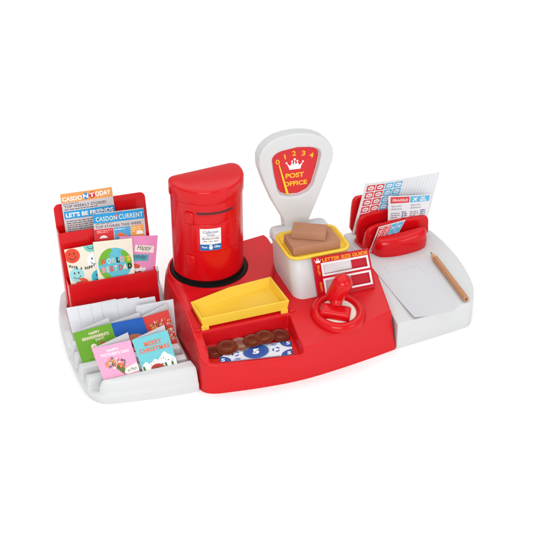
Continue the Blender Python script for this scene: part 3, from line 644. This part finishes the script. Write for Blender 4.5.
tag(b1_.build('greeting_card', None, b1_.base()), 'pink birthday card with a cake slice, rightmost in the rack', 'greeting card', 'greeting cards')

# ------------------------------------------------------------------ folded greeting cards in the white tray
def folded(fr, quad, tip, cover, ext, label, art):
    bl, br, tr, tl = quad
    root = empty('greeting_card', fr.p((bl[0]+br[0])/2, bl[1]-.9*ext)); tag(root, label, 'greeting card', 'greeting cards')
    f = on_frame(fr, quad, cover, ext=ext, th=.04, bend=.0); art(f)
    f.build('front_leaf', root)
    # the back leaf, hinged on the left edge and fanned out behind the front
    d = .85
    BLp, TLp = fr.p(*bl, -.045), fr.p(*tl, -.045)
    # the free corner stands clear above the front leaf
    TRp = fr.p(*tip)+Vector((.3, .82, -.57))*d; BRp = fr.p(br[0]-.1, br[1], -d*1.3)
    k = Sheet(BLp, BRp, TRp, TLp, PAPER, th=.04, t0=-ext*.6, bend=-.04); k.build('back_leaf', root)
    return root
F1 = Frame((-16, -10.9, 2.3), -1, 35); F2 = Frame((-16, -7.3, 2.2), -1, 35)
def flower(f, x, y, r, mat, lay, n=5, a0=0.0, mid=None):
    k = f.W/f.Hh; P = []
    for i in range(n*4):
        q = a0+2*math.pi*i/(n*4); rr_ = r*(.62+.38*math.cos((q-a0)*n)); P.append((x+rr_*math.cos(q), y+rr_*k*math.sin(q)))
    f.poly(P, mat, lay)
    if mid: f.disc(x, y, r*.28, mid, lay+1, 8)
def leaf(f, x, y, r, a, mat, lay):
    k = f.W/f.Hh; c, s_ = math.cos(a), math.sin(a)
    f.poly([(x+(u*c-v*s_)*r, y+(u*s_+v*c)*r*k) for u, v in ((-1, 0), (-.3, .32), (.4, .3), (1, 0), (.4, -.3), (-.3, -.32))], mat, lay)
def art_green(f):
    Y2 = ink(250, 225, 205)
    f.text('HAPPY', .38, .80, .66, .885, Y2, 2, bold=.03); f.text('GRANDPARENTS', .17, .66, .87, .76, Y2, 2, bold=.03); f.text('DAY!', .5, .56, .72, .64, Y2, 2, bold=.03)
    for x, hair, coat in ((.42, (235, 230, 225), (225, 190, 180)), (.66, (200, 85, 45), (225, 215, 205))):
        f.poly([(x-.09, -.02), (x+.1, -.02), (x+.08, .26), (x-.07, .26)], ink(*coat), 1); f.disc(x, .34, .065, ink(235, 190, 160), 2, 16); f.disc(x-.01, .4, .075, ink(*hair), 1, 16)
        f.line([(x-.05, .2), (x-.12, .05)], .03, ink(200, 120, 110), 2); f.disc(x+.02, .14, .03, ink(190, 70, 70), 2, 10)
    f.disc(.54, .1, .05, ink(120, 75, 45), 1, 12); f.line([(.2, .02), (.85, .02)], .015, ink(70, 120, 30), 1)
def art_blue(f):
    f.disc(.62, .18, .36, ink(200, 120, 95), 1, 40, ry=.3); 
    for x in (.5, .72): f.disc(x, .2, .055, ink(50, 30, 30), 2, 14)
    f.disc(.63, .05, .12, ink(225, 165, 140), 2, 20); f.disc(.05, .62, .09, WH, 1, 16); f.disc(.12, .5, .07, WH, 1, 16)
def art_red(f):
    rr = random.Random(4); cl = [(235, 200, 190), (90, 40, 35), (235, 170, 60), (240, 235, 230), (170, 30, 35), (215, 120, 130)]
    for k in range(70):
        x = rr.uniform(.3, .97); y = rr.uniform(.03, .84-.35*abs(x-.62)); c_ = ink(*rr.choice(cl))
        if k % 3: flower(f, x, y, rr.uniform(.035, .075), c_, 1+k % 4, a0=rr.random()*6, mid=ink(240, 190, 90))
        else: leaf(f, x, y, rr.uniform(.03, .06), rr.random()*6, c_, 1+k % 4)
def art_pink(f):
    f.text('HAPPY', .33, .80, .65, .875, W_, 2, bold=.02); f.text("MOTHER'S DAY", .15, .67, .90, .765, W_, 2, bold=.02)
    f.poly([(.6, .07), (.55, .08), (.4, .3), (.66, .34), (.64, .1)], ink(95, 120, 60), 1)
    rr = random.Random(9); cl = [(225, 95, 70), (235, 120, 90), (245, 235, 230), (225, 175, 75), (80, 110, 70), (200, 160, 60), (55, 65, 85), (232, 85, 75)]
    for k in range(64):
        a = rr.uniform(0, 6.28); q = rr.random()**.5; x, y = .45+.25*q*math.cos(a), .42+.17*q*math.sin(a); c_ = ink(*rr.choice(cl))
        if k % 3 == 0: leaf(f, x, y, rr.uniform(.03, .06), a+rr.uniform(-.6, .6), c_, 2+k % 3)
        else: flower(f, x, y, rr.uniform(.025, .065), c_, 2+k % 4, a0=rr.random()*6, mid=ink(245, 215, 140) if k % 2 else None)
    f.line([(.57, .1), (.61, .03)], .02, ink(140, 60, 50), 2)
    f.poly([(.6, .08), (.66, .20), (.97, .31), (1.0, .28), (1.0, .08), (.68, .02)], ink(245, 240, 225), 3); f.text('to Mum', .70, .1, .95, .2, ink(60, 55, 60), 5, shear=.3, rot=8)
def art_turq(f):
    OR2 = ink(228, 110, 75); wt = ink(245, 246, 246)
    f.text('MERRY', .27, .70, .76, .84, OR2, 2, bold=.03, space=1.06); f.text('CHRISTMAS', .08, .53, .94, .66, OR2, 2, bold=.03, space=1.06)
    f.poly([(0, 0), (0, .1), (.07, .2), (.16, .27), (.24, .2), (.32, .22), (.42, .3), (.52, .26), (.6, .33), (.68, .42), (.75, .45), (.82, .36), (.9, .32), (1, .2), (1, 0)], wt, 1)
    rr = random.Random(3)
    for k in range(16): x = rr.uniform(.05, .92); f.disc(x, rr.uniform(.1, .3), .014, ink(90, 95, 70), 2, 8)
    f.disc(.44, .02, .2, ink(175, 60, 45), 3, 30, ry=.13); f.disc(.44, -.02, .13, ink(120, 40, 35), 4, 20, ry=.08)
    for x in (.06, .88, .69): f.poly([(x-.035, .0), (x+.035, .0), (x+.03, .12), (x, .16), (x-.03, .12)], ink(70, 120, 55), 2)
folded(F2, [(-1.3, -.09), (2.56, -.09), (2.04, 3.11), (-1.81, 3.08)], (1.73, 3.64), ink(20, 90, 180), .35, 'blue greeting card with a brown animal face, between the green and the red card', art_blue)
folded(Frame((-16, -7.1, 2.2), -1, 35), [(1.86, -.28), (5.09, .02), (4.79, 3.23), (1.57, 2.9)], (4.72, 3.91), ink(215, 60, 55), .3, 'red greeting card with a scatter of small flowers behind the turquoise one', art_red)
folded(Frame((-16, -7.42, 2.2), -1, 35), [(-4.69, -.08), (-.79, .15), (-1.18, 3.19), (-5.07, 2.92)], (-1.42, 3.8), ink(105, 165, 40), .32, 'green grandparents day greeting card at the left of the white tray', art_green)
folded(F1, [(-3.39, -.07), (.22, -.11), (-.13, 3.16), (-3.95, 3.04)], (-.32, 3.93), ink(238, 165, 200), .35, "pink mother's day greeting card with a bouquet at the front of the tray", art_pink)
folded(Frame((-16, -10.98, 2.3), -1, 35), [(.53, -.06), (3.99, -.08), (3.64, 3.47), (.02, 3.17)], (3.35, 4.01), ink(112, 196, 206), .32, 'turquoise christmas card with snowy roofs at the front of the tray', art_turq)

# ------------------------------------------------------------------ white envelopes
ords = ['leftmost white envelope of the overlapping row in front of the rack', 'second white envelope from the left in the overlapping row', 'third white envelope from the left in the overlapping row', 'fourth white envelope from the left in the overlapping row', 'rightmost of the five overlapping white envelopes before the rack']
EF = [(-4.79, 4.06, -.98, 4.0), (-3.64, 4.08, .3, 4.12), (-2.35, 4.14, 1.44, 4.09), (-1.3, 4.11, 2.65, 4.0), (.27, 3.97, 4.25, 3.84)]
for i, (u0, h0, u1, h1) in enumerate(EF):
    fr = Frame((-16, -3.0-.13*i, 1.2), -1, 19)
    e = Sheet(fr.p(u0+.35, -.05), fr.p(u1+.3, -.05), fr.p(u1, h1-.13), fr.p(u0, h0-.13), ENVP, th=.05, bend=.03)
    tag(e.build('envelope', None, e.base()), ords[i], 'envelope', 'white envelopes')
fr = Frame((-16, -5.05, 1.2), -1, 20)
e = Sheet(fr.p(2.15, .0), fr.p(5.62, 0), fr.p(5.8, 3.95), fr.p(1.85, 4.0), ENVP, th=.05, bend=.02)
e.poly([(.0, .99), (.06, .9), (.72, .97), (.74, .99)], ENVP, 6); e.line([(.08, .72), (.6, .98)], .012, ink(205, 208, 214), 1)
tag(e.build('envelope', None, e.base()), 'separate white envelope standing behind the red card near the red counter', 'envelope', 'white envelopes')

# ------------------------------------------------------------------ red letter holder and sticker sheets
lh = empty('letter_holder', (16.2, .8, 3.0)); tag(lh, 'red plastic letter holder with stepped rounded tiers on the white desk', 'letter holder')
def tier(y, th, prof, name, lean=0, vox=.07, sm=10):
    fr = Frame((16, y, 2.9), 0, lean); m = MB(); P = smooth_poly([Vector((u, h, 0)) for u, h in prof], 2)
    m.prism([fr.p(p.x, p.y, 0) for p in P], [fr.p(p.x, p.y, -th) for p in P], RED2); return moulded(m, name, lh, RED2, voxel=vox, smooth=sm)
tier(3.0, .5, [(-3.75, 0), (4.4, 0), (4.4, 4.9), (3.9, 5.6), (-2.9, 5.75), (-3.4, 5.45), (-3.6, 4.7)], 'back_panel')
tier(1.95, .45, [(-3.35, 0), (4.5, 0), (4.5, 3.2), (4.0, 3.8), (.1, 4.05), (-1.6, 4.0), (-2.85, 3.8), (-3.3, 3.0), (-3.38, 2)], 'middle_panel')
tier(.6, .55, [(-3.1, 0), (4.75, 0), (4.75, 2.6), (4.4, 3.15), (2.0, 3.2), (-.3, 3.2), (-1.9, 3.1), (-2.65, 2.75), (-2.95, 1.9)], 'front_panel')
m = MB()
pr = [(-3.1, 0), (4.05, 0)]
def bulge(y0, y1, ins):
    return [(-2.35+ins, y1, 0), (-2.3+ins, y0+.9+ins, 0), (-1.85, y0+.2+ins, 0), (0, y0+ins*.8-.2, 0), (2.6, y0+ins, 0), (3.75, y0+.5+ins, 0), (4.05-ins, y0+1.0+ins, 0), (4.15-ins, y1, 0)]
rgs = []
for z, ins in ((2.95, .12), (3.25, .02), (3.8, .0), (4.4, .06), (4.8, .2), (5.02, .42), (5.08, .6)):
    P = smooth_poly([Vector(p) for p in bulge(-1.45, -.15, ins)], 2)
    rgs.append([Vector((16+p.x, p.y, z+(.055*p.x if z > 4 else 0))) for p in P])
m.loft(rgs, RED2); m.build('pocket', lh, sharp=60)
m = MB(); m.prism([(13.8, -.4, 2.98), (20.05, -.4, 2.98), (20.2, 2.9, 2.98), (12.75, 2.9, 2.98), (12.85, 1.6, 2.98), (13.3, .4, 2.98)], [(13.8, -.4, 3.4), (20.05, -.4, 3.4), (20.2, 2.9, 3.4), (12.75, 2.9, 3.4), (12.85, 1.6, 3.4), (13.3, .4, 3.4)], RED2); m.build('floor', lh, bevel=.1)

for y0, y1 in ((.45, 1.55), (1.9, 2.36)):
    m = MB(); m.prism([(13.2, y0, 3.2), (13.8, y0, 3.2), (13.8, y1, 3.2), (13.1, y1, 3.2)], [(13.35, y0, 5.0), (13.8, y0, 5.0), (13.8, y1, 5.0), (13.25, y1, 5.0)], RED2); m.build('end_web', lh, bevel=.06)
RS = ink(215, 70, 75); BS = ink(95, 180, 220); LG = ink(200, 206, 214)
HF = Frame((16, 2.45, 2.9), 0, 0)
k1 = on_frame(HF, [(-3.78, 1.3), (5.5, 1.9), (6.63, 7.38), (-2.4, 7.58)], ink(228, 230, 233), th=.03, bend=.2, grid=8)
for r in range(7):
    for c_ in range(4):
        s0 = .035+.118*c_; t0 = .835-.138*r; col = RS if c_ < 2 else BS
        k1.rect(s0, t0, s0+.105, t0+.118, col, 1, 2)
        k1.poly([(s0+.02, t0+.03), (s0+.075, t0+.02), (s0+.095, t0+.055), (s0+.085, t0+.088), (s0+.05, t0+.1), (s0+.018, t0+.08)], ink(236, 237, 240), 2)
        k1.line([(s0+.03, t0+.055), (s0+.075, t0+.062)], .012, col, 3)
for c_ in range(11): k1.line([(.52+.045*c_, .3), (.52+.045*c_, .975)], .004, LG, 1)
for r in range(2): k1.line([(.52, .5+.05*r), (.985, .33+.125*r)], .004, LG, 1)
tag(k1.build('sticker_sheet', None, k1.base()), 'large sticker sheet with rows of red and blue stamps at the back of the holder', 'sticker sheet', 'sticker sheets')
k2 = on_frame(Frame((16, 1.1, 2.9), 0, 2), [(-.05, 2.6), (4.72, 2.4), (5.1, 5.42), (-.1, 6.18)], ink(229, 230, 234), ext=.5, th=.03, bend=.07)
k2.rect(.05, .74, .49, .965, RS, 1); k2.rect(.51, .74, .97, .965, BS, 1); k2.text('FRAGILE', .1, .80, .45, .89, ink(250, 215, 210), 2, bold=.03)
k2.text('AIR', .745, .855, .865, .935, W_, 2, bold=.03); k2.text('MAIL', .745, .765, .91, .84, W_, 2, bold=.03)
def plane(sh, cs, ct, w, rot, mat, lay):
    pts = [(.5, 0), (.4, .06), (.15, .07), (-.08, .42), (-.17, .42), (-.05, .07), (-.28, .06), (-.38, .17), (-.45, .17), (-.4, 0), (-.45, -.17), (-.38, -.17), (-.28, -.06), (-.05, -.07), (-.17, -.42), (-.08, -.42), (.15, -.07), (.4, -.06)]
    c, s = math.cos(rad(rot)), math.sin(rad(rot)); k = sh.W/sh.Hh
    sh.poly([(cs+(x*c-y*s)*w, ct+(x*s+y*c)*w*k) for x, y in pts], mat, lay)
plane(k2, .63, .855, .15, 40, W_, 2)
NV = ink(75, 95, 135)
for x in (.06, .52):
    k2.text('Special', x+.01, .59, x+.25, .67, NV, 1, shear=.1); k2.text('delivery', x+.01, .48, x+.27, .57, NV, 1, shear=.1)
    k2.lines(x+.01, .2, x+.22, .42, 3, ink(110, 110, 120), 1)
    k2.lines(x+.27, .16, x+.4, .44, 4, NV, 1, .7)
tag(k2.build('sticker_sheet', None, k2.base()), 'white label sheet with fragile and air mail headers in the red holder', 'sticker sheet', 'sticker sheets')
PF = Frame((16, .05, 2.9), 0, 0)
k3 = on_frame(Frame((16, -.03, 2.9), 0, 3), [(-2.72, .35), (.0, .55), (1.58, 3.5), (-1.62, 3.25)], ink(230, 229, 230), th=.03, grid=2)
for q in range(4):
    col = RS if q < 2 else BS; x = .04+.24*q
    k3.rect(x, .03, x+.22, .96, col, 1, 2)
    if q < 2:
        k3.text('FRAGILE', x-.22, .60, x+.44, .72, ink(250, 215, 210), 2, rot=90, bold=.02); k3.text('FRAGILE', x-.22, .16, x+.44, .28, ink(250, 215, 210), 2, rot=90, bold=.02)
    else:
        for t in (.8, .55, .25): plane(k3, x+.11, t, .16, 40, W_, 2)
tag(k3.build('sticker_sheet', None, k3.base()), 'small slanted strip of red and blue labels in the front pocket of the red holder', 'sticker sheet', 'sticker sheets')

# ------------------------------------------------------------------ notepaper and pencil
def flat(P, z, label, curl=0):
    sh = Sheet(*[Vector((x, y, z)) for x, y in P], PAPER, th=.02, grid=16, curl=curl)
    return tag(sh.build('notepaper', None, (sum(p[0] for p in P)/4, sum(p[1] for p in P)/4, z)), label, 'notepaper', 'notepaper on the desk')
flat([(14.0, -12.6), (17.95, -12.5), (19.0, -2.9), (13.72, -3.06)], 3.03, 'lower sheet of white notepaper, mostly covered, nearest the pencil', .0)
flat([(12.55, -13.05), (17.22, -13.05), (17.2, -4.3), (12.51, -4.36)], 3.06, 'upper sheet of white notepaper lying on top at the front of the desk', .28)
pn = empty('pencil', (19.2, -7, 3.02)); tag(pn, 'short natural wood pencil lying on the white desk', 'pencil')
p0 = Vector((19.55, -2.55, 3.34)); p1 = Vector((19.0, -12.0, 3.34)); d = (p1-p0).normalized(); e1 = d.cross(Vector((0, 0, 1))).normalized(); e2 = e1.cross(d)
def hexr(t, r, n=6): return [p0+d*t+e1*(r*math.cos(2*math.pi*i/n))+e2*(r*math.sin(2*math.pi*i/n)) for i in range(n)]
L = (p1-p0).length
m = MB(); m.loft([hexr(1.25, .36), hexr(L-.03, .36), hexr(L, .33)], WOOD, smooth=False); m.build('barrel', pn, bevel=.04, seg=2)
m = MB(); m.loft([hexr(.3, .11, 18), hexr(1.25, .32, 18)], WOODL); m.build('sharpened_cone', pn)
m = MB(); m.loft([hexr(-.02, .02, 12), hexr(.02, .04, 12), hexr(.32, .12, 12)], LEAD); m.build('lead', pn)
m = MB(); m.loft([hexr(L-.02, .13, 12), hexr(L+.006, .12, 12)], LEAD); m.build('lead', pn)

# ------------------------------------------------------------------ camera
f_px, e, a, D = 1300.0, rad(33), rad(20), 139.0
d = Vector((math.sin(a)*math.cos(e), math.cos(a)*math.cos(e), -math.sin(e))); r = Vector((math.cos(a), -math.sin(a), 0)); u = r.cross(d)
cam = bpy.data.cameras.new('camera'); co = bpy.data.objects.new('camera', cam); COL.objects.link(co)
M = Matrix((r, u, -d)).transposed().to_4x4(); M.translation = (Vector((1.3, 0, 4))-d*D)*CM
co.matrix_world = M; cam.sensor_width = 36; cam.lens = f_px/533*36; cam.clip_start = .05; cam.clip_end = 100
scene.camera = co

# ------------------------------------------------------------------ light: white studio sweep
w = bpy.data.worlds.new('World'); scene.world = w; w.use_nodes = True
w.node_tree.nodes['Background'].inputs['Color'].default_value = (1, 1, 1, 1); w.node_tree.nodes['Background'].inputs['Strength'].default_value = .55
def area(name, loc, tgt, size, power):
    l = bpy.data.lights.new(name, 'AREA'); l.shape = 'RECTANGLE'; l.size = size[0]; l.size_y = size[1]; l.energy = power
    o = bpy.data.objects.new(name, l); COL.objects.link(o); o.location = Vector(loc)
    o.rotation_euler = (Vector(tgt)-Vector(loc)).to_track_quat('-Z', 'Y').to_euler(); return o
area('softbox_overhead', (0, .9, 3.2), (0, .4, 0), (5.5, 5.0), 97)
area('softbox_key', (-.9, -2.2, 1.15), (0, 0, .05), (1.4, 1.0), 30)
area('softbox_fill', (1.4, -1.9, 1.0), (0, 0, .05), (1.0, 1.0), 8)
scene.view_settings.view_transform = 'Standard'; scene.view_settings.look = 'None'; scene.view_settings.exposure = 0; scene.view_settings.gamma = 1
for o in scene.objects:
    if '_loc' in o: del o['_loc']
